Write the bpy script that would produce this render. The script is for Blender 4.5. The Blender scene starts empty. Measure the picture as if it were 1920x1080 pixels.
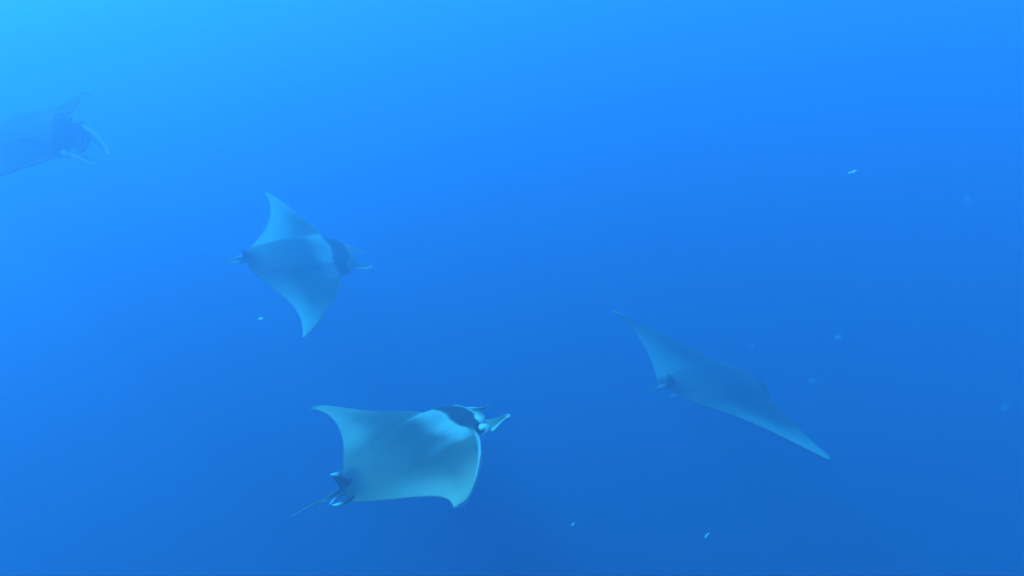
import bpy, bmesh, math, random
import numpy as np
from mathutils import Vector, Matrix

# ------------------------------------------------------------------ camera, world, sun, exposure
scene = bpy.context.scene
C = scene.collection
PITCH = -28.0
cam_data = bpy.data.cameras.new("camera")
cam = bpy.data.objects.new("camera", cam_data)
C.objects.link(cam)
cam.location = (0, 0, 0)
cam.rotation_euler = (math.radians(90 + PITCH), 0, 0)
cam_data.sensor_width = 36
cam_data.angle = math.radians(70)
cam_data.dof.use_dof = True
cam_data.dof.focus_distance = 4.2
cam_data.dof.aperture_fstop = 1.4
cam_data.clip_start = 0.05
cam_data.clip_end = 1000
scene.camera = cam

SUN_ELEV, SUN_AZ = 46.0, -60.0          # azimuth measured from +Y (view direction) towards +X
world = bpy.data.worlds.new("World")
scene.world = world
world.use_nodes = True
wn = world.node_tree.nodes
wn.clear()
wo = wn.new("ShaderNodeOutputWorld")
wb = wn.new("ShaderNodeBackground")
wb.inputs["Strength"].default_value = 0.07
sky = wn.new("ShaderNodeTexSky")
sky.sky_type = 'NISHITA'
sky.sun_disc = False
sky.sun_elevation = math.radians(SUN_ELEV)
sky.sun_rotation = math.radians(SUN_AZ)
world.node_tree.links.new(sky.outputs[0], wb.inputs[0])
world.node_tree.links.new(wb.outputs[0], wo.inputs[0])

sun_data = bpy.data.lights.new("sun", 'SUN')
sun_data.energy = 4.0
sun_data.angle = math.radians(0.5)
sun_data.color = (1.0, 0.96, 0.9)
sun = bpy.data.objects.new("sun", sun_data)
C.objects.link(sun)
e, a = math.radians(SUN_ELEV), math.radians(SUN_AZ)
sdir = Vector((math.sin(a) * math.cos(e), math.cos(a) * math.cos(e), math.sin(e)))
sun.rotation_euler = sdir.to_track_quat('Z', 'Y').to_euler()

scene.view_settings.view_transform = 'Standard'
scene.view_settings.look = 'None'
scene.view_settings.gamma = 1.0
scene.view_settings.use_curve_mapping = False
scene.view_settings.exposure = 4.08

scene.cycles.use_denoising = True
scene.cycles.volume_bounces = 1
scene.cycles.max_bounces = 4
scene.cycles.diffuse_bounces = 2
scene.cycles.sample_clamp_indirect = 4.0

# ------------------------------------------------------------------ helpers
def mat_new(name):
    m = bpy.data.materials.new(name)
    m.use_nodes = True
    m.node_tree.nodes.clear()
    return m, m.node_tree.nodes, m.node_tree.links

def link_mesh(name, me, parent=None):
    o = bpy.data.objects.new(name, me)
    C.objects.link(o)
    if parent is not None:
        o.parent = parent
    return o

# ------------------------------------------------------------------ the open water
SURFACE = 6.0                           # metres of water above the camera
def make_haze():
    """Sea water itself: even density, absorbs red first, scatters blue evenly and
    pale particles' light forwards."""
    m, n, l = mat_new("sea_water_volume")
    out = n.new("ShaderNodeOutputMaterial")
    def vol(kind, rgb, g=None):
        d = max(rgb)
        v = n.new(kind)
        v.inputs["Density"].default_value = d
        v.inputs["Color"].default_value = tuple(c / d for c in rgb) + (1,)
        if g is not None:
            v.inputs["Anisotropy"].default_value = g
        return v
    s1 = vol("ShaderNodeVolumeScatter", SC_ISO, 0.0)
    s2 = vol("ShaderNodeVolumeScatter", SC_FWD, 0.7)
    ab = n.new("ShaderNodeVolumeAbsorption")      # absorbs density * (1 - colour)
    d = max(ABSORB) * 1.0001
    ab.inputs["Density"].default_value = d
    ab.inputs["Color"].default_value = tuple(1 - c / d for c in ABSORB) + (1,)
    a1 = n.new("ShaderNodeAddShader"); a2 = n.new("ShaderNodeAddShader")
    l.new(s1.outputs[0], a1.inputs[0]); l.new(s2.outputs[0], a1.inputs[1])
    l.new(a1.outputs[0], a2.inputs[0]); l.new(ab.outputs[0], a2.inputs[1])
    l.new(a2.outputs[0], out.inputs["Volume"])
    bm = bmesh.new()
    bmesh.ops.create_cube(bm, size=1)
    for v in bm.verts:
        v.co = Vector((v.co.x * 130, v.co.y * 130, SURFACE if v.co.z > 0 else -62))
    me = bpy.data.meshes.new("haze"); bm.to_mesh(me); bm.free()
    me.materials.append(m)
    o = link_mesh("haze", me)
    o["kind"] = "stuff"
    o["label"] = "clear blue sea water filling the whole view"
    return o
EXTINCT = (0.32, 0.155, 0.12)           # per metre, red to blue
SCATTER = (0.029, 0.0440, 0.0745)
FORWARD = 0.76                           # share scattered forwards by particles
SC_ISO = tuple(c * (1 - FORWARD) for c in SCATTER)
SC_FWD = tuple(c * FORWARD for c in SCATTER)
ABSORB = tuple(t - c for t, c in zip(EXTINCT, SCATTER))
make_haze()

def make_water():
    """the deep ocean all round and below, too far to see anything but blue"""
    m, n, l = mat_new("deep_water")
    out = n.new("ShaderNodeOutputMaterial"); b = n.new("ShaderNodeBsdfDiffuse")
    tx = n.new("ShaderNodeTexNoise"); tx.inputs["Scale"].default_value = 0.05
    cr = n.new("ShaderNodeValToRGB")
    cr.color_ramp.elements[0].color = (0.004, 0.015, 0.05, 1)
    cr.color_ramp.elements[1].color = (0.008, 0.03, 0.08, 1)
    tc = n.new("ShaderNodeTexCoord")
    l.new(tc.outputs["Object"], tx.inputs["Vector"]); l.new(tx.outputs[0], cr.inputs[0])
    l.new(cr.outputs[0], b.inputs[0]); l.new(b.outputs[0], out.inputs["Surface"])
    verts, faces = [], []
    NA, NR = 64, 20
    verts.append((0, 0, -58))
    for k in range(1, NR + 1):
        t = k / NR * math.pi / 2
        r = 60 * math.sin(t); z = 5 - 63 * math.cos(t)
        for q in range(NA):
            an = 2 * math.pi * q / NA
            verts.append((r * math.cos(an), r * math.sin(an), z))
    for q in range(NA):
        faces.append((0, 1 + q, 1 + (q + 1) % NA))
        for k in range(NR - 1):
            p = 1 + k * NA
            faces.append((p + q, p + NA + q, p + NA + (q + 1) % NA, p + (q + 1) % NA))
    me = bpy.data.meshes.new("water"); me.from_pydata(verts, [], faces)
    for f in me.polygons: f.use_smooth = True
    me.materials.append(m)
    o = link_mesh("water", me)
    o["kind"] = "structure"
    o["label"] = "deep blue open ocean water behind the rays"
make_water()

# ------------------------------------------------------------------ ray skin: natural pattern and some painted light stored per vertex
def skin_material():
    m, n, l = mat_new("ray_skin")
    out = n.new("ShaderNodeOutputMaterial"); b = n.new("ShaderNodeBsdfPrincipled")
    at = n.new("ShaderNodeAttribute"); at.attribute_name = "pattern"
    tc = n.new("ShaderNodeTexCoord")
    n1 = n.new("ShaderNodeTexNoise"); n1.inputs["Scale"].default_value = 3.2; n1.inputs["Detail"].default_value = 9; n1.inputs["Roughness"].default_value = 0.62
    mr = n.new("ShaderNodeMapRange"); mr.inputs[3].default_value = 0.6; mr.inputs[4].default_value = 1.4
    mx = n.new("ShaderNodeMix"); mx.data_type = 'RGBA'; mx.blend_type = 'MULTIPLY'; mx.inputs[0].default_value = 1
    n2 = n.new("ShaderNodeTexNoise"); n2.inputs["Scale"].default_value = 60; n2.inputs["Detail"].default_value = 3
    bp = n.new("ShaderNodeBump"); bp.inputs["Strength"].default_value = 0.15; bp.inputs["Distance"].default_value = 0.01
    l.new(tc.outputs["Object"], n1.inputs["Vector"]); l.new(tc.outputs["Object"], n2.inputs["Vector"])
    l.new(n1.outputs[0], mr.inputs[0])
    l.new(at.outputs["Color"], mx.inputs[6]); l.new(mr.outputs[0], mx.inputs[7])
    l.new(mx.outputs[2], b.inputs["Base Color"])
    l.new(n2.outputs[0], bp.inputs["Height"]); l.new(bp.outputs[0], b.inputs["Normal"])
    b.inputs["Roughness"].default_value = 0.6
    b.inputs["Specular IOR Level"].default_value = 0.02     # wet skin hardly shines under water
    l.new(b.outputs[0], out.inputs["Surface"])
    return m
SKIN = skin_material()
def eye_material():
    m, n, l = mat_new("ray_eye")
    out = n.new("ShaderNodeOutputMaterial"); b = n.new("ShaderNodeBsdfPrincipled")
    b.inputs["Base Color"].default_value = (0.01, 0.011, 0.012, 1); b.inputs["Roughness"].default_value = 0.25
    l.new(b.outputs[0], out.inputs["Surface"])
    return m
EYE = eye_material()

# resting shape of a devil ray: (half-span position, leading edge, trailing edge, half thickness), half-span = 1
ST = [(0, .455, -.43, .098), (.09, .452, -.425, .094), (.165, .43, -.405, .078), (.215, .30, -.375, .062),
      (.33, .262, -.30, .044), (.46, .20, -.225, .033), (.6, .105, -.17, .024), (.74, -.005, -.15, .017),
      (.86, -.11, -.17, .011), (.94, -.185, -.215, .008), (1.0, -.262, -.272, .005)]
STF = [(-s[0], s[1], s[2], s[3]) for s in ST[:0:-1]] + ST

def catmull(P, t):
    """P: (n, ...) array, t: float index array -> interpolated"""
    n = len(P)
    Pp = np.concatenate([(2 * P[0] - P[1])[None], P, (2 * P[-1] - P[-2])[None]])
    i = np.clip(np.floor(t).astype(int), 0, n - 2)
    f = (t - i).reshape((-1,) + (1,) * (P.ndim - 1))
    a, b, c, d = Pp[i], Pp[i + 1], Pp[i + 2], Pp[i + 3]
    return 0.5 * (2 * b + (c - a) * f + (2 * a - 5 * b + 4 * c - d) * f ** 2 + (3 * b - a - 3 * c + d) * f ** 3)

def sstep(x, a, b):
    t = np.clip((x - a) / (b - a), 0, 1)          # falls when a > b
    return t * t * (3 - 2 * t)

def dorsal_colour(X, Y, v, K):
    """the animal's own markings, from the resting-shape coordinates"""
    # uneven borders: the pattern's coordinates wander a little, differently on each animal
    sd = K['seed']
    X = X + .004 * np.sin(23 * Y + 9 * X + sd) + .002 * np.sin(61 * Y - 31 * X + 2 * sd) + .003 * np.sin(140 * Y + 3 * sd)
    aY = np.abs(Y + .005 * np.sin(37 * X + sd) + .004 * np.sin(97 * X + 2 * sd))
    base = np.array(K['base']); pale = np.array(K['pale']); dark = np.array(K['dark']); white = np.array(K['white'])
    col = np.repeat(base[None], len(X), 0)
    def mix(c, w):
        nonlocal col
        w = np.clip(w, 0, 1)[:, None]
        col = col * (1 - w) + c[None] * w
    # dark saddle on the back, off towards the inner wings
    mix(dark, K['saddle'] * np.exp(-((X - .06 + .12 * aY) / .22) ** 2 - (Y / .62) ** 4))
    # pale rear margin and outer wings; left side also paints in a brighter lit wing
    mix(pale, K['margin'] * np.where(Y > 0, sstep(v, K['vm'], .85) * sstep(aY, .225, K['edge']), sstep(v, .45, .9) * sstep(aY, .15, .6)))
    mix(pale, K['tips'] * sstep(aY, .5, .85))
    # pale narrow leading edge
    mix(white, .8 * (1 - sstep(v, .0, .05)) * sstep(aY, .22, .3))
    # pale shoulder band behind the collar
    sh = sstep(X, .07 + .25 * np.maximum(aY - .1, 0), .21) * (1 - sstep(X, .272 - .12 * aY, .292 - .12 * aY)) * (1 - sstep(aY, .22, .34)) * (.72 + .28 * sstep(aY, 0, .12))
    mix(white, .3 * K['shoulder'] * np.exp(-((aY - .245) / .025) ** 2) * sstep(X, -.05, .12) * (1 - sstep(X, .22, .28)))  # pale streak paints the lit ridge of the back into the colour
    mix(white, K['shoulder'] * sh)
    # dark collar across the nape
    co = sstep(X, .268 - .12 * aY, .292 - .12 * aY) * (1 - sstep(aY, .2, .24))
    mix(white, .5 * K['shoulder'] * np.exp(-((X - .262 + .12 * aY) / .012) ** 2) * (1 - sstep(aY, .2, .26)))
    mix(np.array(K['collar']), co)
    # pale lip
    mix(white, K['lip'] * sstep(X, .41 - .6 * np.maximum(aY - .1, 0), .432 - .6 * np.maximum(aY - .1, 0)) * (1 - sstep(aY, .17, .2)))
    # dark pelvic patch by the tail
    mix(np.array(K['collar']), .85 * (1 - sstep(X, -.37, -.27)) * (1 - sstep(aY, .1, .2)))
    return col

def ribbon(A, B, th, nseg=26, nw=9):
    """closed blade between two edge polylines with rounded rims; returns verts, quads, (u,w) per vert"""
    A = np.array(A, float); B = np.array(B, float)
    t = np.linspace(0, len(A) - 1, nseg)
    A = catmull(A, t); B = catmull(B, t)
    w = np.linspace(0, 1, nw)
    G = A[:, None] * (1 - w)[None, :, None] + B[:, None] * w[None, :, None]
    gu = np.gradient(G, axis=0); gw = np.gradient(G, axis=1)
    N = np.cross(gu, gw); N /= np.maximum(np.linalg.norm(N, axis=2, keepdims=True), 1e-9)
    tp = th * (np.sqrt(np.clip(1 - (2 * w - 1) ** 2, 0, 1)) * .85 + .15)[None, :] * np.linspace(1, .45, nseg)[:, None]
    # belly the blade a little so that it is cupped
    cup = (1 - (2 * w - 1) ** 2)[None, :, None] * .012
    V = np.concatenate([(G + N * (tp[..., None] + cup)).reshape(-1, 3), (G + N * (-tp[..., None] + cup)).reshape(-1, 3)])
    Q = []
    n = nseg * nw
    I = lambda i, j: i * nw + j
    for i in range(nseg - 1):
        for j in range(nw - 1):
            Q.append((I(i, j), I(i + 1, j), I(i + 1, j + 1), I(i, j + 1)))
            Q.append((n + I(i, j), n + I(i, j + 1), n + I(i + 1, j + 1), n + I(i + 1, j)))
        for j in (0, nw - 1):
            q = (I(i, j), n + I(i, j), n + I(i + 1, j), I(i + 1, j))
            Q.append(q if j == 0 else q[::-1])
    for i in (0, nseg - 1):
        for j in range(nw - 1):
            q = (I(i, j), I(i, j + 1), n + I(i, j + 1), n + I(i, j))
            Q.append(q if i == 0 else q[::-1])
    uw = np.stack(np.meshgrid(np.linspace(0, 1, nseg), w, indexing='ij'), -1).reshape(-1, 2)
    return V, Q, np.concatenate([uw, uw])

def tube(P, nseg=None, ns=8, flat=1.0, up=(0, 0, 1)):
    """tapered closed tube through (x, y, z, r) points; flat < 1 squashes it along `up`"""
    P = np.array(P, float)
    nseg = nseg or 6 * (len(P) - 1) + 1
    S = catmull(P, np.linspace(0, len(P) - 1, nseg))
    S[:, 3] = np.clip(S[:, 3], P[:, 3].min() * .8, P[:, 3].max())
    V, Q = [], []
    for k in range(nseg):
        d = S[min(k + 1, nseg - 1), :3] - S[max(k - 1, 0), :3]; d /= np.linalg.norm(d)
        u = np.array(up, float); s = np.cross(d, u); s /= np.linalg.norm(s); u = np.cross(s, d)
        for q in range(ns):
            an = 2 * math.pi * q / ns
            V.append(S[k, :3] + S[k, 3] * (math.cos(an) * s + math.sin(an) * flat * u))
    for k in range(nseg - 1):
        for q in range(ns):
            Q.append((k * ns + q, k * ns + (q + 1) % ns, (k + 1) * ns + (q + 1) % ns, (k + 1) * ns + q))
    V.append(S[0, :3]); V.append(S[-1, :3])
    for q in range(ns):
        Q.append((nseg * ns, (q + 1) % ns, q)); Q.append((nseg * ns + 1, (nseg - 1) * ns + q, (nseg - 1) * ns + (q + 1) % ns))
    return np.array(V), Q

def make_ray(name, R, K, label):
    H = R['H']
    net = np.array(R['net'])
    T = np.zeros_like(net)
    vv = np.linspace(0, 1, net.shape[1])
    for i, s in enumerate(STF):
        T[i, :, 0] = min(s[1], .385 - .35 * abs(s[0])) * (1 - vv) + s[2] * vv; T[i, 0, 0] = s[1]; T[i, :, 1] = s[0]; T[i, :, 2] = s[3]
    both = np.concatenate([net, T], -1)
    NU, NV = 281, 97
    ti = np.linspace(0, len(net) - 1, NU)
    A = catmull(both, ti)                                     # NU x nj x 6
    v = np.linspace(0, 1, NV) ** 1.5                            # finer at the leading edge
    v = np.where(np.linspace(0, 1, NV) > .999, 1, v)
    A = catmull(np.swapaxes(A, 0, 1), v * (net.shape[1] - 1))  # NV x NU x 6
    A = np.swapaxes(A, 0, 1)
    G, X, Y, th = A[..., :3], A[..., 3], A[..., 4], np.clip(A[..., 5], .004, None)
    G = G.copy(); th = th.copy()
    inner = 1 - sstep(np.abs(Y[1:-1]), .45, .6)
    for k in range(600):                                       # no creases between back and wings
        s = (G[:-2, :, 2] + 2 * G[1:-1, :, 2] + G[2:, :, 2]) / 4
        G[1:-1, :, 2] += (s - G[1:-1, :, 2]) * (inner if k > 23 else 1)
        if k < 60:
            th[1:-1] = (th[:-2] + 2 * th[1:-1] + th[2:]) / 4
    gu = np.gradient(G, axis=0); gv = np.gradient(G, axis=1)
    N = np.cross(gv, gu)
    if N[NU // 2, NV // 2, 2] < 0: N = -N
    N /= np.maximum(np.linalg.norm(N, axis=2, keepdims=True), 1e-9)
    # smooth the normals so that the offset surface stays fair
    for _ in range(24):
        N[1:-1] = (N[:-2] + 2 * N[1:-1] + N[2:]) / 4
    N /= np.maximum(np.linalg.norm(N, axis=2, keepdims=True), 1e-9)
    prof = 5 * (.2969 * np.sqrt(v) - .126 * v - .3516 * v ** 2 + .2843 * v ** 3 - .1036 * v ** 4) * 2
    prof = np.clip(prof, 0, None)
    aY = np.abs(Y)
    headw = 1 - sstep(aY, .15, .21)
    blunt = .42 * headw * (1 - sstep(v, .05, .5))[None] * (np.sqrt(np.clip(v / .03, 0, 1)))[None]
    top = th * (prof[None] * .55 + blunt * .5)
    # raised back running from nape to tail, falling off steeply to the wings
    top = top + K['hump'] * (1 - sstep(aY, .19, .29)) * sstep(X, .40, .24) * sstep(X, -.36, .05)
    bot = th * (prof[None] * 1.1 + blunt)
    rim = .004 * np.sqrt(np.clip(np.minimum(v / .012, (1 - v) / .03), 0, 1))
    top = top + rim[None]; bot = bot + rim[None]
    tipf = sstep(1 - aY, 0, .03)
    top *= tipf; bot *= tipf
    Vt = G + N * top[..., None]; Vb = G - N * bot[..., None]
    n = NU * NV
    verts = [Vt.reshape(-1, 3), Vb.reshape(-1, 3)]
    faces = []
    for i in range(NU - 1):
        for j in range(NV - 1):
            p = i * NV + j
            faces.append((p, p + 1, p + NV + 1, p + NV))
            faces.append((n + p, n + p + NV, n + p + NV + 1, n + p + 1))
    vx, vg = X.ravel(), Y.ravel(); vvv = np.repeat(v[None], NU, 0).ravel()
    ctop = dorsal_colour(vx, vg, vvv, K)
    white = np.array(K['white']); pale = np.array(K['pale'])
    cbot = np.repeat(np.array(K['belly'])[None], n, 0)
    rimw = np.maximum(1 - sstep(vvv, .0, .02), sstep(vvv, .93, .97))[:, None]   # the back's colour wraps round the fin edges
    cbot = cbot * (1 - rimw) + ctop * rimw
    cols = [ctop, cbot]
    off = 2 * n
    dark = np.array(K['collar'])
    for key, pl in R['ex'].items():
        if key.startswith('rib'):
            pl = np.array(pl); h = len(pl) // 2
            V, Q, uw = ribbon(pl[:h, :3], pl[h:, :3], .011)
            if key == 'rib_jaw':
                c = np.repeat((pale * .8)[None], len(V), 0)
            else:
                outer = uw[:, 1] if key == 'rib_right' else 1 - uw[:, 1]
                w = np.clip(sstep(outer, .55, .8) + sstep(uw[:, 0], .8, .95), 0, 1)[:, None]
                c = (K['finmid'] * np.array(K['pale']))[None] * (1 - w) + white[None] * w
        else:
            flat = .4 if 'pelvic' in key or 'clasper' in key else .6 if key == 'lobe' else 1
            if 'pelvic' in key or 'clasper' in key: pl = [p[:3] + [p[3] * .72] for p in pl]
            V, Q = tube(pl, flat=flat)
            if key == 'lobe': c = np.repeat((white * .7 + pale * .3)[None], len(V), 0)
            elif key == 'tail':
                s = np.linspace(0, 1, len(V))[:, None]; c = dark[None] * (1 - s) + pale[None] * s
            else:
                s = sstep(np.linspace(0, 1, len(V)), .35, .8)[:, None]; c = dark[None] * (1 - s) + white[None] * s
        verts.append(V); cols.append(c)
        faces += [tuple(x + off for x in q) for q in Q]
        off += len(V)
    # small dorsal fin standing at the root of the tail
    pd = net[10, 4] * .9 + net[10, 3] * .1
    V, Q, uw = ribbon([pd + (.05, 0, .0), pd + (.01, 0, .05), pd + (-.04, 0, .085)], [pd + (-.03, 0, .0), pd + (-.035, 0, .04), pd + (-.05, 0, .08)], .007)
    verts.append(V); cols.append(np.repeat(dark[None], len(V), 0)); faces += [tuple(x + off for x in q) for q in Q]
    verts = np.concatenate(verts) * H; cols = np.clip(np.concatenate(cols), 0, 1)
    me = bpy.data.meshes.new("body")
    me.from_pydata(verts.tolist(), [], faces)
    me.update()
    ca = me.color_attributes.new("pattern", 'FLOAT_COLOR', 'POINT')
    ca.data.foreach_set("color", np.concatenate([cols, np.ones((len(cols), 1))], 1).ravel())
    me.polygons.foreach_set("use_smooth", [True] * len(me.polygons))
    bm = bmesh.new(); bm.from_mesh(me)
    bmesh.ops.remove_doubles(bm, verts=bm.verts, dist=.0004)   # welds upper and lower skin along the rims
    bmesh.ops.recalc_face_normals(bm, faces=bm.faces)
    bm.to_mesh(me); bm.free()
    me.materials.append(SKIN)
    root = bpy.data.objects.new(name, None)
    C.objects.link(root)
    B = np.array(R['B'])
    M = Matrix([list(B[:, k]) for k in range(3)]).to_4x4()
    M.translation = Vector(R['o'])
    root.matrix_world = M
    root.empty_display_size = .3
    link_mesh("body", me, root)
    root["label"] = label; root["category"] = "ray"; root["group"] = "devil rays swimming in open water"
    # an eye on either side of the head
    for k, sgn in ((7, -1), (13, 1)):
        p = (net[k, 0] + net[k + (1 if sgn < 0 else -1), 0]) / 2
        bm = bmesh.new(); bmesh.ops.create_uvsphere(bm, u_segments=16, v_segments=10, radius=.02 * H)
        for vtx in bm.verts: vtx.co.y *= .7
        em = bpy.data.meshes.new("eye"); bm.to_mesh(em); bm.free()
        em.polygons.foreach_set("use_smooth", [True] * len(em.polygons)); em.materials.append(EYE)
        o = link_mesh("eye", em, root)
        q = p + np.array([-.01, sgn * .004, -.004])
        o.location = Vector(q * H)
    return root

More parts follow.
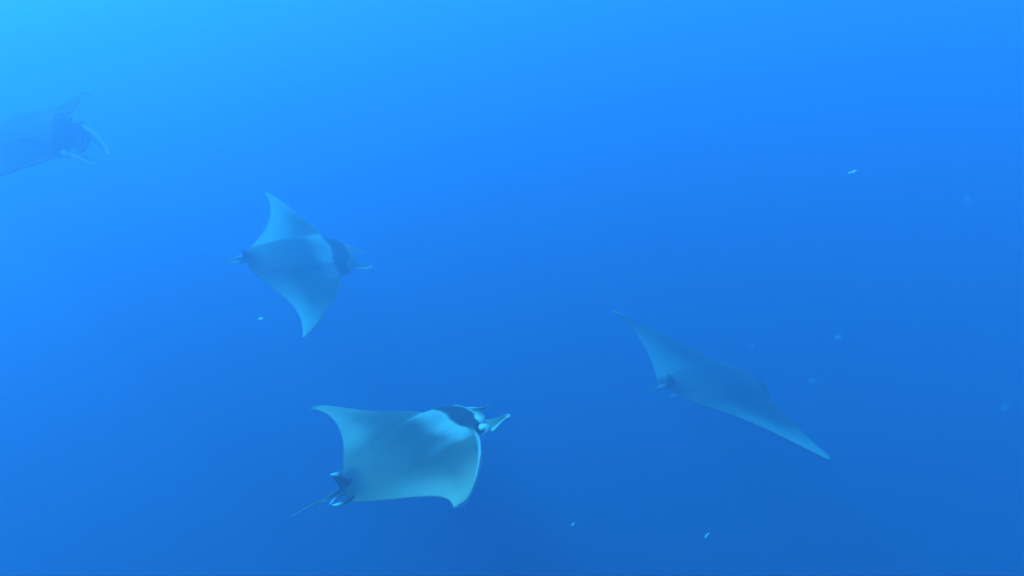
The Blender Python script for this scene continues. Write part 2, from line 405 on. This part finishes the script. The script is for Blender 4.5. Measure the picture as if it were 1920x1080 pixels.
PAT = dict(base=(.08, .05, .029), pale=(.19, .135, .085), dark=(.028, .021, .014), white=(.31, .27, .21), collar=(.012, .011, .014), edge=.5, vm=.4, seed=1.0,
           belly=(.6, .63, .62), saddle=.9, margin=.85, tips=.7, shoulder=.5, lip=.9, hump=.03, finmid=.6)
DATA = {
 'ray1': {
  'H': 1.1,
  'o': [-0.6205,3.4897,-2.9729],
  'B': [[0.7869,0.6107,0.0887],[-0.558,0.7655,-0.3205],[-0.2637,0.2027,0.9431]],
  'net': [[[-0.2435,-0.9944,0.1466],[-0.249,-0.9919,0.1477],[-0.2525,-0.9895,0.1497],[-0.2536,-0.9872,0.1528],[-0.2527,-0.9854,0.1566]],[[-0.1784,-0.9363,0.1063],[-0.1888,-0.9332,0.1072],[-0.1995,-0.9299,0.1081],[-0.2112,-0.9263,0.109],[-0.2244,-0.9222,0.1102]],[[-0.1062,-0.8607,0.0766],[-0.126,-0.8564,0.0757],[-0.1463,-0.8525,0.0739],[-0.1686,-0.8488,0.0713],[-0.1941,-0.8448,0.0677]],[[0.0041,-0.7465,0.0712],[-0.0391,-0.7408,0.0628],[-0.0811,-0.7366,0.0543],[-0.1227,-0.7333,0.0461],[-0.1647,-0.7303,0.0383]],[[0.1177,-0.6075,0.0778],[0.041,-0.6034,0.0564],[-0.0324,-0.5998,0.0385],[-0.1037,-0.5966,0.0236],[-0.1738,-0.5934,0.0109]],[[0.2029,-0.4665,0.0595],[0.0946,-0.4643,0.0397],[-0.0138,-0.4615,0.0201],[-0.1219,-0.4593,0.0004],[-0.2299,-0.4582,-0.0202]],[[0.2658,-0.3427,0.0293],[0.1208,-0.3368,0.0164],[-0.0243,-0.3328,0.0019],[-0.1688,-0.3313,-0.0154],[-0.3129,-0.3316,-0.0354]],[[0.3129,-0.2351,0.0003],[0.1295,-0.2231,-0.0033],[-0.048,-0.2186,-0.0099],[-0.2238,-0.218,-0.02],[-0.3999,-0.2186,-0.0327]],[[0.4133,-0.1565,-0.0069],[0.1317,-0.1642,-0.0193],[-0.0538,-0.1688,-0.0213],[-0.2444,-0.1695,-0.0226],[-0.4413,-0.1675,-0.0227]],[[0.4378,-0.0782,-0.0164],[0.1469,-0.0851,-0.0233],[-0.0477,-0.0923,-0.0201],[-0.2444,-0.0958,-0.016],[-0.4426,-0.0967,-0.0114]],[[0.449,0.0127,-0.0192],[0.1773,0.0058,-0.0189],[-0.0242,-0.0024,-0.0116],[-0.2255,-0.0087,-0.0044],[-0.4267,-0.0132,0.0022]],[[0.4516,0.1058,-0.0152],[0.1632,0.0992,-0.0147],[-0.0262,0.089,-0.0048],[-0.2146,0.079,0.005],[-0.4026,0.0698,0.0151]],[[0.4295,0.1858,-0.006],[0.1516,0.1783,-0.0088],[-0.0236,0.1659,-0.0026],[-0.1959,0.1518,0.0046],[-0.3626,0.1359,0.014]],[[0.2963,0.2509,0.0036],[0.1369,0.2328,-0.0073],[-0.0242,0.2181,-0.0118],[-0.1848,0.2037,-0.0119],[-0.3438,0.1878,-0.0107]],[[0.2588,0.3572,0.0018],[0.1223,0.3459,-0.0009],[-0.014,0.3352,-0.0034],[-0.1501,0.3246,-0.0053],[-0.2858,0.3132,-0.0071]],[[0.1936,0.4773,0.0078],[0.0888,0.4711,0.011],[-0.0161,0.465,0.0126],[-0.1209,0.4591,0.0127],[-0.2256,0.4531,0.012]],[[0.0983,0.6082,0.0314],[0.0296,0.6052,0.0352],[-0.0393,0.6025,0.0377],[-0.1086,0.6001,0.0387],[-0.1783,0.5982,0.039]],[[-0.0035,0.7434,0.0689],[-0.0405,0.742,0.0699],[-0.0778,0.7406,0.07],[-0.1154,0.7395,0.0693],[-0.1533,0.739,0.0683]],[[-0.0889,0.868,0.1059],[-0.1061,0.8662,0.1015],[-0.1227,0.8645,0.098],[-0.1394,0.863,0.0948],[-0.1566,0.8621,0.0916]],[[-0.1399,0.9612,0.1138],[-0.1485,0.9594,0.1104],[-0.1567,0.9574,0.1072],[-0.1649,0.9553,0.1041],[-0.1734,0.9536,0.1006]],[[-0.1879,1.0409,0.1044],[-0.1921,1.0396,0.1049],[-0.1944,1.0375,0.1052],[-0.1946,1.0351,0.1059],[-0.193,1.0328,0.1072]]],
  'ex': {"rib_left":[[0.4334,0.2043,-0.02],[0.4665,0.1806,-0.02],[0.5005,0.1395,-0.02],[0.5267,0.0897,-0.025],[0.5586,0.0738,-0.03],[0.5932,0.0775,-0.03],[0.4335,0.151,-0.04],[0.4644,0.1426,-0.05],[0.4874,0.1098,-0.05],[0.5259,0.0893,-0.05],[0.5536,0.0653,-0.04],[0.5839,0.0721,-0.035]],"rib_right":[[0.4382,-0.0383,-0.02],[0.4599,-0.0706,-0.03],[0.4796,-0.1106,-0.03],[0.5109,-0.1328,-0.03],[0.5486,-0.1401,-0.03],[0.5743,-0.1648,-0.03],[0.3852,-0.1095,-0.03],[0.4029,-0.1472,-0.05],[0.4171,-0.1889,-0.06],[0.4623,-0.1805,-0.055],[0.5222,-0.1653,-0.045],[0.5649,-0.1814,-0.035]],"rib_jaw":[[0.4561,0.2195,-0.05],[0.4603,0.1361,-0.05],[0.4605,0.0489,-0.05],[0.455,-0.0381,-0.05],[0.5087,0.2378,-0.07],[0.5242,0.1597,-0.07],[0.5236,0.0717,-0.07],[0.4914,-0.0308,-0.06]],"lobe":[[0.3593,-0.1715,-0.0,0.02],[0.3594,-0.2221,0.01,0.03],[0.3602,-0.2493,-0.0,0.026],[0.335,-0.2387,-0.03,0.006]],"tail":[[-0.3618,0.0064,0.0,0.03],[-0.4249,-0.0018,0.0,0.011],[-0.4812,-0.019,0.0,0.0065],[-0.5592,-0.025,-0.0,0.0048],[-0.6317,-0.0117,-0.0,0.0036],[-0.7214,-0.0188,0.0,0.0025]],"pelvic_left":[[-0.3414,0.0701,0.0,0.03],[-0.3758,0.1593,-0.0,0.028],[-0.4139,0.1845,0.01,0.008]],"pelvic_right":[[-0.4172,-0.1314,-0.01,0.03],[-0.4854,-0.1423,-0.01,0.026],[-0.5287,-0.125,-0.0,0.006]],"clasper_left":[[-0.3895,-0.0135,-0.01,0.02],[-0.491,-0.0114,-0.01,0.014],[-0.5575,-0.0269,-0.01,0.004]],"clasper_right":[[-0.4022,-0.0664,-0.01,0.02],[-0.4846,-0.0573,-0.01,0.014],[-0.5317,-0.0852,-0.01,0.004]]},
 },
 'ray2': {
  'H': 1.125,
  'o': [-2.0256,6.2699,-3.0179],
  'B': [[0.8881,0.4369,-0.1426],[-0.399,0.8871,0.2322],[0.228,-0.1493,0.9621]],
  'net': [[[-0.1777,-1.036,0.0635],[-0.1809,-1.0353,0.0601],[-0.1827,-1.0339,0.0577],[-0.1826,-1.0316,0.0566],[-0.1808,-1.029,0.0568]],[[-0.1203,-0.9682,0.031],[-0.1305,-0.9645,0.0311],[-0.1408,-0.9608,0.0312],[-0.1515,-0.9574,0.0311],[-0.1631,-0.9545,0.0308]],[[-0.0597,-0.8836,0.0016],[-0.0818,-0.8769,0.0056],[-0.1026,-0.872,0.0081],[-0.1236,-0.8685,0.0093],[-0.1462,-0.866,0.0096]],[[0.0282,-0.7552,-0.0177],[-0.0131,-0.7509,-0.0136],[-0.054,-0.7476,-0.0104],[-0.0951,-0.7455,-0.0082],[-0.137,-0.7441,-0.0067]],[[0.1271,-0.6099,-0.0273],[0.0553,-0.6075,-0.0238],[-0.0164,-0.6056,-0.0207],[-0.0877,-0.6042,-0.0181],[-0.1585,-0.6032,-0.0157]],[[0.2194,-0.4701,-0.0288],[0.1095,-0.4667,-0.0248],[0.0001,-0.4642,-0.0215],[-0.1089,-0.463,-0.0191],[-0.2176,-0.4626,-0.0175]],[[0.2834,-0.3424,-0.0252],[0.1362,-0.3362,-0.0197],[-0.0092,-0.3328,-0.0149],[-0.1533,-0.3315,-0.0111],[-0.2971,-0.3315,-0.0084]],[[0.3173,-0.2232,-0.0191],[0.141,-0.2184,-0.0126],[-0.0318,-0.2162,-0.005],[-0.2031,-0.2151,0.0031],[-0.3745,-0.2143,0.0111]],[[0.4191,-0.1615,-0.0103],[0.1393,-0.161,-0.0002],[-0.0418,-0.1655,0.0118],[-0.2245,-0.1657,0.0256],[-0.4078,-0.1634,0.0414]],[[0.4385,-0.0851,-0.0057],[0.148,-0.0832,0.0061],[-0.0445,-0.0881,0.0195],[-0.2375,-0.089,0.0344],[-0.4309,-0.0876,0.0504]],[[0.4396,0.0033,0.0003],[0.1676,0.0058,0.0088],[-0.0341,0.0026,0.0184],[-0.2356,0.0025,0.0292],[-0.4377,0.0052,0.0417]],[[0.4296,0.0907,0.01],[0.1416,0.0958,0.0102],[-0.0483,0.0929,0.0111],[-0.2382,0.0922,0.0117],[-0.4281,0.0928,0.0121]],[[0.3961,0.1611,0.0229],[0.1233,0.1687,0.0129],[-0.0514,0.1672,0.0026],[-0.2265,0.166,-0.0087],[-0.3991,0.1637,-0.0206]],[[0.2774,0.2116,0.0391],[0.1127,0.2144,0.0169],[-0.0503,0.2169,-0.0035],[-0.2123,0.2181,-0.0232],[-0.3734,0.2176,-0.0433]],[[0.247,0.3176,0.0285],[0.1107,0.3246,0.009],[-0.0254,0.3305,-0.0114],[-0.1609,0.3347,-0.0329],[-0.2957,0.3375,-0.0552]],[[0.1969,0.4443,0.0212],[0.0945,0.4527,0.0057],[-0.0083,0.46,-0.0117],[-0.111,0.466,-0.031],[-0.2131,0.4712,-0.0513]],[[0.1249,0.5904,0.026],[0.0576,0.5964,0.0109],[-0.0098,0.6018,-0.005],[-0.077,0.607,-0.0216],[-0.1438,0.6121,-0.0385]],[[0.0499,0.746,0.0371],[0.0112,0.7465,0.0203],[-0.0264,0.7477,0.0049],[-0.0637,0.7497,-0.0092],[-0.1014,0.7526,-0.0227]],[[-0.0196,0.8849,0.037],[-0.0371,0.8818,0.0233],[-0.0538,0.8794,0.0113],[-0.0706,0.878,0.0006],[-0.088,0.8775,-0.0095]],[[-0.0607,0.9817,0.0199],[-0.0689,0.9788,0.0138],[-0.077,0.9758,0.008],[-0.0852,0.973,0.0025],[-0.0939,0.9709,-0.0029]],[[-0.1017,1.0619,-0.0054],[-0.1052,1.0605,-0.003],[-0.1069,1.0581,-0.0011],[-0.1068,1.055,0.0],[-0.105,1.0517,0.0007]]],
  'ex': {"rib_left":[[0.411,0.2007,-0.02],[0.4633,0.1797,-0.02],[0.5164,0.1422,-0.02],[0.5579,0.0977,-0.02],[0.5925,0.046,-0.02],[0.428,0.1457,-0.04],[0.4709,0.1255,-0.04],[0.5185,0.1048,-0.04],[0.5568,0.0712,-0.03],[0.5882,0.044,-0.03]],"rib_right":[[0.4187,-0.0547,-0.02],[0.4741,-0.0627,-0.03],[0.5207,-0.0832,-0.03],[0.5675,-0.1038,-0.03],[0.6097,-0.1238,-0.03],[0.3958,-0.1311,-0.03],[0.4511,-0.1414,-0.05],[0.5012,-0.1471,-0.05],[0.5558,-0.151,-0.04],[0.6034,-0.1464,-0.03]],"rib_jaw":[[0.4253,0.2087,-0.05],[0.4393,0.1101,-0.05],[0.4392,0.0147,-0.05],[0.4299,-0.0778,-0.05],[0.4771,0.2153,-0.07],[0.4975,0.1237,-0.07],[0.5016,0.0273,-0.07],[0.4801,-0.07,-0.06]],"lobe":[[0.3642,-0.1389,-0.01,0.026],[0.3901,-0.1645,-0.01,0.03],[0.4111,-0.1763,-0.02,0.012]],"tail":[[-0.389,0.0548,-0.0,0.03],[-0.4568,0.047,0.0,0.016],[-0.5249,0.032,0.0,0.008],[-0.6053,0.0404,0.0,0.005]],"pelvic_left":[[-0.3585,0.0891,0.0,0.03],[-0.4311,0.0814,-0.0,0.026],[-0.4966,0.0596,0.01,0.007]],"pelvic_right":[[-0.3779,0.0167,0.0,0.03],[-0.4711,0.0045,0.0,0.026],[-0.5528,0.0059,0.0,0.007]]},
 },
 'ray3': {
  'H': 1.6,
  'o': [2.1605,6.3723,-4.5708],
  'B': [[0.8464,0.4481,-0.2878],[-0.4845,0.8722,-0.0673],[0.2208,0.1964,0.9553]],
  'net': [[[-0.2016,-1.03,0.1004],[-0.2042,-1.0259,0.0988],[-0.2063,-1.0224,0.0969],[-0.2082,-1.0196,0.0945],[-0.2102,-1.0173,0.0918]],[[-0.1371,-0.9586,0.0806],[-0.145,-0.9558,0.0764],[-0.1526,-0.9529,0.0727],[-0.16,-0.9501,0.0697],[-0.1674,-0.9477,0.0672]],[[-0.0759,-0.8714,0.0608],[-0.0921,-0.8684,0.0555],[-0.108,-0.8653,0.0513],[-0.1236,-0.8624,0.0481],[-0.1391,-0.8598,0.0457]],[[0.0078,-0.7398,0.0401],[-0.0298,-0.7384,0.0377],[-0.0672,-0.7369,0.0357],[-0.1044,-0.7358,0.0337],[-0.1415,-0.7352,0.0312]],[[0.0981,-0.5915,0.0192],[0.0286,-0.5921,0.0217],[-0.0408,-0.5924,0.024],[-0.1101,-0.5929,0.0258],[-0.1793,-0.5936,0.027]],[[0.1821,-0.45,0.002],[0.0755,-0.4508,0.0087],[-0.0313,-0.4513,0.0145],[-0.1378,-0.4515,0.0205],[-0.2437,-0.4514,0.028]],[[0.2452,-0.3268,-0.0028],[0.101,-0.3243,0.0034],[-0.0423,-0.3225,0.0088],[-0.1848,-0.3213,0.0127],[-0.3267,-0.3204,0.0154]],[[0.2857,-0.2222,-0.0026],[0.1091,-0.2149,0.0024],[-0.0643,-0.2105,0.0066],[-0.2364,-0.2066,0.0089],[-0.4086,-0.2023,0.0087]],[[0.404,-0.1284,-0.0219],[0.1278,-0.1651,-0.0069],[-0.056,-0.1605,-0.0015],[-0.2421,-0.1511,0.0033],[-0.431,-0.1365,0.0076]],[[0.439,-0.0657,-0.0262],[0.1514,-0.0946,-0.0102],[-0.0435,-0.0876,-0.0029],[-0.2387,-0.0784,0.0052],[-0.4345,-0.0671,0.014]],[[0.4574,0.0144,-0.0218],[0.1855,-0.0054,-0.0104],[-0.0189,0.0009,-0.0045],[-0.2221,0.0076,0.0031],[-0.4246,0.0146,0.0126]],[[0.4676,0.1006,-0.0123],[0.1762,0.0793,-0.0057],[-0.0203,0.087,-0.008],[-0.2149,0.0901,-0.0099],[-0.4091,0.0915,-0.0118]],[[0.4565,0.1794,-0.0022],[0.1702,0.159,-0.0047],[-0.0145,0.1608,-0.0173],[-0.1963,0.1545,-0.031],[-0.3762,0.1443,-0.0455]],[[0.3178,0.2605,0.0145],[0.1603,0.2284,-0.0074],[-0.0029,0.2077,-0.0285],[-0.1692,0.192,-0.0499],[-0.3371,0.178,-0.0716]],[[0.2748,0.374,0.0235],[0.1406,0.3468,0.003],[0.0055,0.324,-0.0185],[-0.131,0.3055,-0.0408],[-0.2687,0.2893,-0.0634]],[[0.2006,0.489,0.0482],[0.0989,0.4687,0.0293],[-0.0027,0.4495,0.0102],[-0.1045,0.4319,-0.0086],[-0.2065,0.4155,-0.027]],[[0.0825,0.5966,0.0905],[0.0175,0.5843,0.0724],[-0.0471,0.5718,0.0562],[-0.111,0.5589,0.0423],[-0.1743,0.5452,0.0304]],[[-0.063,0.6843,0.1329],[-0.096,0.6802,0.1216],[-0.1288,0.6758,0.1112],[-0.1612,0.6704,0.1021],[-0.1929,0.664,0.0944]],[[-0.2063,0.736,0.1695],[-0.2192,0.7376,0.1672],[-0.2323,0.7389,0.1634],[-0.2454,0.7399,0.1582],[-0.2585,0.7404,0.1521]],[[-0.3083,0.7457,0.2],[-0.315,0.7478,0.2011],[-0.3218,0.7494,0.201],[-0.3283,0.7501,0.1989],[-0.3347,0.7504,0.1955]],[[-0.3989,0.7266,0.2279],[-0.4027,0.7295,0.2292],[-0.4053,0.7302,0.2301],[-0.4059,0.7278,0.2302],[-0.4044,0.7232,0.2293]]],
  'ex': {"rib_left":[[0.4678,0.2147,-0.02],[0.515,0.1954,-0.02],[0.5061,0.1356,-0.02],[0.4798,0.0613,-0.02],[0.449,0.167,-0.03],[0.4707,0.1404,-0.03],[0.4748,0.0981,-0.03],[0.4822,0.0644,-0.03]],"rib_right":[[0.4182,-0.0328,-0.02],[0.4223,-0.0728,-0.02],[0.4046,-0.1264,-0.02],[0.3709,-0.1927,-0.02],[0.3385,-0.1024,-0.03],[0.3462,-0.1337,-0.03],[0.3538,-0.1648,-0.03],[0.3369,-0.2125,-0.02]],"tail":[[-0.3373,0.0518,-0.0,0.03],[-0.4312,0.0199,-0.0,0.014],[-0.5221,-0.0109,-0.0,0.007],[-0.6268,-0.0397,-0.0,0.004]],"pelvic_left":[[-0.3176,0.0735,-0.0,0.03],[-0.4061,0.0482,-0.0,0.025],[-0.4981,0.0167,-0.0,0.007]],"pelvic_right":[[-0.3539,-0.0584,-0.0,0.03],[-0.4432,-0.0951,-0.0,0.025],[-0.5262,-0.1171,-0.0,0.007]]},
 },
 'ray4': {
  'H': 1.12,
  'o': [-4.2265,6.2564,-1.8129],
  'B': [[0.9956,0.0797,-0.0486],[-0.0693,0.9799,0.187],[0.0625,-0.1828,0.9812]],
  'net': [[[0.1132,-1.0108,0.1314],[0.1082,-1.0084,0.1334],[0.1042,-1.0052,0.1347],[0.1011,-1.0013,0.1357],[0.0985,-0.9975,0.1365]],[[0.1057,-0.9234,0.1018],[0.0976,-0.9243,0.1022],[0.0895,-0.9247,0.1025],[0.0816,-0.9248,0.1028],[0.0738,-0.9252,0.1033]],[[0.1056,-0.8188,0.0753],[0.0896,-0.8246,0.0749],[0.0739,-0.8297,0.0747],[0.0585,-0.8346,0.0748],[0.0432,-0.8397,0.0753]],[[0.1486,-0.6743,0.0448],[0.1085,-0.6874,0.0469],[0.0706,-0.6994,0.0495],[0.034,-0.7111,0.0528],[-0.0018,-0.723,0.0565]],[[0.1955,-0.5187,0.008],[0.1268,-0.5378,0.0169],[0.0588,-0.5566,0.0263],[-0.0085,-0.5752,0.0365],[-0.075,-0.5938,0.0472]],[[0.2374,-0.3718,-0.0325],[0.1349,-0.3968,-0.0145],[0.0323,-0.421,0.0045],[-0.0699,-0.4442,0.0244],[-0.1717,-0.4667,0.0445]],[[0.2598,-0.2458,-0.0719],[0.1261,-0.2736,-0.0429],[-0.0083,-0.2995,-0.0134],[-0.143,-0.3233,0.016],[-0.2776,-0.3457,0.0451]],[[0.2773,-0.1416,-0.0997],[0.1138,-0.1693,-0.0615],[-0.0486,-0.193,-0.0248],[-0.2111,-0.2135,0.0101],[-0.3735,-0.2323,0.0439]],[[0.3958,-0.1272,-0.1074],[0.1151,-0.1335,-0.0615],[-0.0638,-0.1502,-0.0306],[-0.2418,-0.1651,0.0006],[-0.4195,-0.1784,0.0313]],[[0.4198,-0.081,-0.0711],[0.1275,-0.0765,-0.0376],[-0.0664,-0.0825,-0.0198],[-0.2585,-0.0884,-0.0015],[-0.4496,-0.0939,0.0168]],[[0.4181,-0.0258,-0.015],[0.1471,-0.0088,-0.0014],[-0.0557,-0.0016,-0.0007],[-0.2578,0.0036,-0.0002],[-0.4589,0.0079,0.0002]],[[0.4092,0.0309,0.0452],[0.1205,0.0613,0.0417],[-0.0706,0.0803,0.0222],[-0.2612,0.0961,0.0027],[-0.4513,0.1096,-0.0164]],[[0.3778,0.0791,0.0859],[0.1033,0.1219,0.0682],[-0.0718,0.1501,0.0337],[-0.2477,0.1733,0.0001],[-0.4239,0.1934,-0.0326]],[[0.2586,0.1347,0.1068],[0.0972,0.1667,0.0669],[-0.0631,0.1965,0.0275],[-0.2235,0.2232,-0.0108],[-0.3843,0.2477,-0.0481]],[[0.2431,0.2487,0.0912],[0.1111,0.2769,0.0519],[-0.0212,0.3045,0.0136],[-0.1536,0.3308,-0.0233],[-0.2861,0.356,-0.0594]],[[0.2176,0.3818,0.0605],[0.1185,0.405,0.0279],[0.0191,0.4281,-0.0037],[-0.0802,0.4511,-0.0344],[-0.1793,0.4737,-0.0647]],[[0.1746,0.5345,0.0222],[0.1089,0.5506,0.0018],[0.0443,0.5668,-0.0201],[-0.0194,0.5832,-0.0429],[-0.0824,0.5998,-0.066]],[[0.1229,0.6971,-0.0046],[0.0894,0.7049,-0.0193],[0.0563,0.7126,-0.0345],[0.0237,0.7206,-0.0502],[-0.0085,0.7291,-0.0662]],[[0.0855,0.8441,-0.033],[0.073,0.8451,-0.0427],[0.0605,0.8458,-0.0523],[0.0478,0.8465,-0.0619],[0.0353,0.8477,-0.0717]],[[0.085,0.9449,-0.0766],[0.0779,0.9429,-0.0806],[0.0708,0.9408,-0.0844],[0.0639,0.9387,-0.0882],[0.0572,0.9372,-0.0922]],[[0.0884,1.0277,-0.1266],[0.0816,1.0239,-0.1252],[0.0764,1.0205,-0.1239],[0.0723,1.0172,-0.1225],[0.0687,1.0142,-0.1211]]],
  'ex': {"rib_left":[[0.2378,0.2637,-0.02],[0.3322,0.2309,-0.02],[0.4347,0.1435,-0.03],[0.5622,-0.0231,-0.03],[0.6846,-0.2172,-0.03],[0.3027,0.119,-0.04],[0.365,0.1039,-0.04],[0.4433,0.0364,-0.05],[0.5699,-0.1094,-0.04],[0.6855,-0.2425,-0.03]],"rib_right":[[0.384,-0.165,-0.02],[0.4639,-0.2123,-0.02],[0.5379,-0.2744,-0.03],[0.6436,-0.3766,-0.03],[0.3925,-0.2561,-0.03],[0.4693,-0.2841,-0.04],[0.5506,-0.3382,-0.04],[0.6483,-0.4006,-0.03]],"rib_jaw":[[0.239,0.3253,-0.05],[0.3155,0.1862,-0.05],[0.3899,0.0067,-0.05],[0.4303,-0.1664,-0.05],[0.2898,0.3302,-0.07],[0.3767,0.1824,-0.07],[0.4417,0.003,-0.07],[0.4685,-0.1717,-0.06]],"lobe":[[0.3525,-0.2363,-0.01,0.022],[0.3909,-0.2764,-0.01,0.024],[0.423,-0.298,-0.02,0.01]],"tail":[[-0.4,0,0,0.03],[-0.46,0,0,0.014],[-0.62,0.02,0,0.006],[-0.8,0.05,0,0.004]],"pelvic_left":[[-0.38,0.08,0,0.03],[-0.44,0.1,0,0.026],[-0.49,0.11,0,0.01]],"pelvic_right":[[-0.38,-0.08,0,0.03],[-0.44,-0.1,0,0.026],[-0.49,-0.11,0,0.01]]},
 },
}

make_ray("devil_ray", DATA['ray1'], dict(PAT), "nearest devil ray, pale shoulder band, dark collar, long thin tail trailing to lower left")
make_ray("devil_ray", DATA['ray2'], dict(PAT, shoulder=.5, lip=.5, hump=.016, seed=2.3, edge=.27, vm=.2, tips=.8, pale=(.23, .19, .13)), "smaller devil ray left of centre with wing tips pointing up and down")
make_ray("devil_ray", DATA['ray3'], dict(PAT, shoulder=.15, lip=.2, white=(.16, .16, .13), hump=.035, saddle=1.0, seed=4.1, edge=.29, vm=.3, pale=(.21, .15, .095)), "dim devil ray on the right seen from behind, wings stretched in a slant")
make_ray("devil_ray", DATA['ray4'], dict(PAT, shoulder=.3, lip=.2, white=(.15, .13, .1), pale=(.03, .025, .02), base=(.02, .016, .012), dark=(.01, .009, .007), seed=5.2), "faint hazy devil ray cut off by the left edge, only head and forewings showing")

# ------------------------------------------------------------------ drifting specks (marine snow, salps)
def speck_material(name, body):
    m, n, l = mat_new(name)
    out = n.new("ShaderNodeOutputMaterial"); b = n.new("ShaderNodeBsdfPrincipled")
    tc = n.new("ShaderNodeTexCoord"); tx = n.new("ShaderNodeTexNoise"); tx.inputs["Scale"].default_value = 120
    cr = n.new("ShaderNodeValToRGB")
    cr.color_ramp.elements[0].color = (.5, .55, .52, 1); cr.color_ramp.elements[1].color = (.85, .88, .85, 1)
    l.new(tc.outputs["Object"], tx.inputs["Vector"]); l.new(tx.outputs[0], cr.inputs[0]); l.new(cr.outputs[0], b.inputs["Base Color"])
    b.inputs["Roughness"].default_value = .5
    tr = n.new("ShaderNodeBsdfTransparent"); mix = n.new("ShaderNodeMixShader")
    mix.inputs[0].default_value = body
    l.new(tr.outputs[0], mix.inputs[1]); l.new(b.outputs[0], mix.inputs[2])
    l.new(mix.outputs[0], out.inputs["Surface"])
    return m
SPECK = speck_material("pale_speck", .3)
JELLY = speck_material("jelly_speck", .08)       # nearly clear shreds
F = 960 / math.tan(math.radians(35))
Mc = Matrix.Rotation(math.radians(90 + PITCH), 3, 'X')
def place(px, py, D):
    return Mc @ Vector(((px - 960) / F * D, -(py - 540) / F * D, -D))
def speck(px, py, D, length, width, ang, label, seed, clear):
    """a small drifting shred: a lumpy, slightly bent body"""
    rnd = random.Random(seed)
    pts = []
    for k in range(5):
        t = k / 4 - .5
        r = width * .5 * (1 - (2 * t) ** 2 * .75) * rnd.uniform(.9, 1.1)
        pts.append((t * length, rnd.uniform(-1, 1) * width * .35, rnd.uniform(-1, 1) * width * .35, r))
    V, Q = tube(pts, nseg=13, ns=8)
    me = bpy.data.meshes.new("drifting_speck"); me.from_pydata(V.tolist(), [], Q)
    me.polygons.foreach_set("use_smooth", [True] * len(me.polygons)); me.materials.append(JELLY if clear else SPECK)
    o = link_mesh("drifting_speck", me)
    R3 = Mc @ Matrix.Rotation(math.radians(ang), 3, 'Z') @ Matrix.Rotation(math.radians(rnd.uniform(-25, 25)), 3, 'Y')
    M = R3.to_4x4(); M.translation = place(px, py, D); o.matrix_world = M
    o["label"] = label; o["category"] = "speck"; o["group"] = "pale specks drifting in the water"
SP = [
 (1598, 322, 3.4, 19, 3.6, 27, "bright slanting white speck in the open blue water at upper right"),
 (489, 597, 3.0, 12, 4, 20, "small white speck just below and left of the ray with wings up and down"),
 (1325, 1004, 4.6, 15, 3.2, 36, "pale slanting speck low down near the bottom edge, right of centre"),
 (1074, 983, 4.4, 10, 2.8, 40, "tiny pale speck near the bottom edge, right of the near ray"),
 (1815, 373, 5.0, 14, 8, 20, "faint blurry speck at upper right near the right edge"),
 (1573, 632, 6.5, 20, 9, 35, "very faint slanting speck above the far end of the long slanting wing"),
 (1211, 27, 3.6, 6, 5, 0, "tiny round speck at the very top, right of centre"),
 (291, 122, 6.5, 16, 7, 15, "faint speck in the brightest water at upper left"),
 (1522, 716, 7.5, 26, 14, 15, "dim wide speck to the right of the dim ray's head"),
 (1882, 762, 7.8, 30, 14, 35, "dim wide speck beside the right edge below the middle"),
 (1412, 648, 7.0, 14, 10, 40, "faint speck above the dim ray's head"),
 (1368, 850, 6.5, 9, 6, 60, "faint tiny speck below the dim ray's lower wing"),
]
for k, (px, py, D, L, Wd, ang, label) in enumerate(SP):
    k7 = .75 if k > 3 else 1
    speck(px, py, D, k7 * L / F * D, k7 * Wd / F * D, ang, label, 10 + k, k > 3)
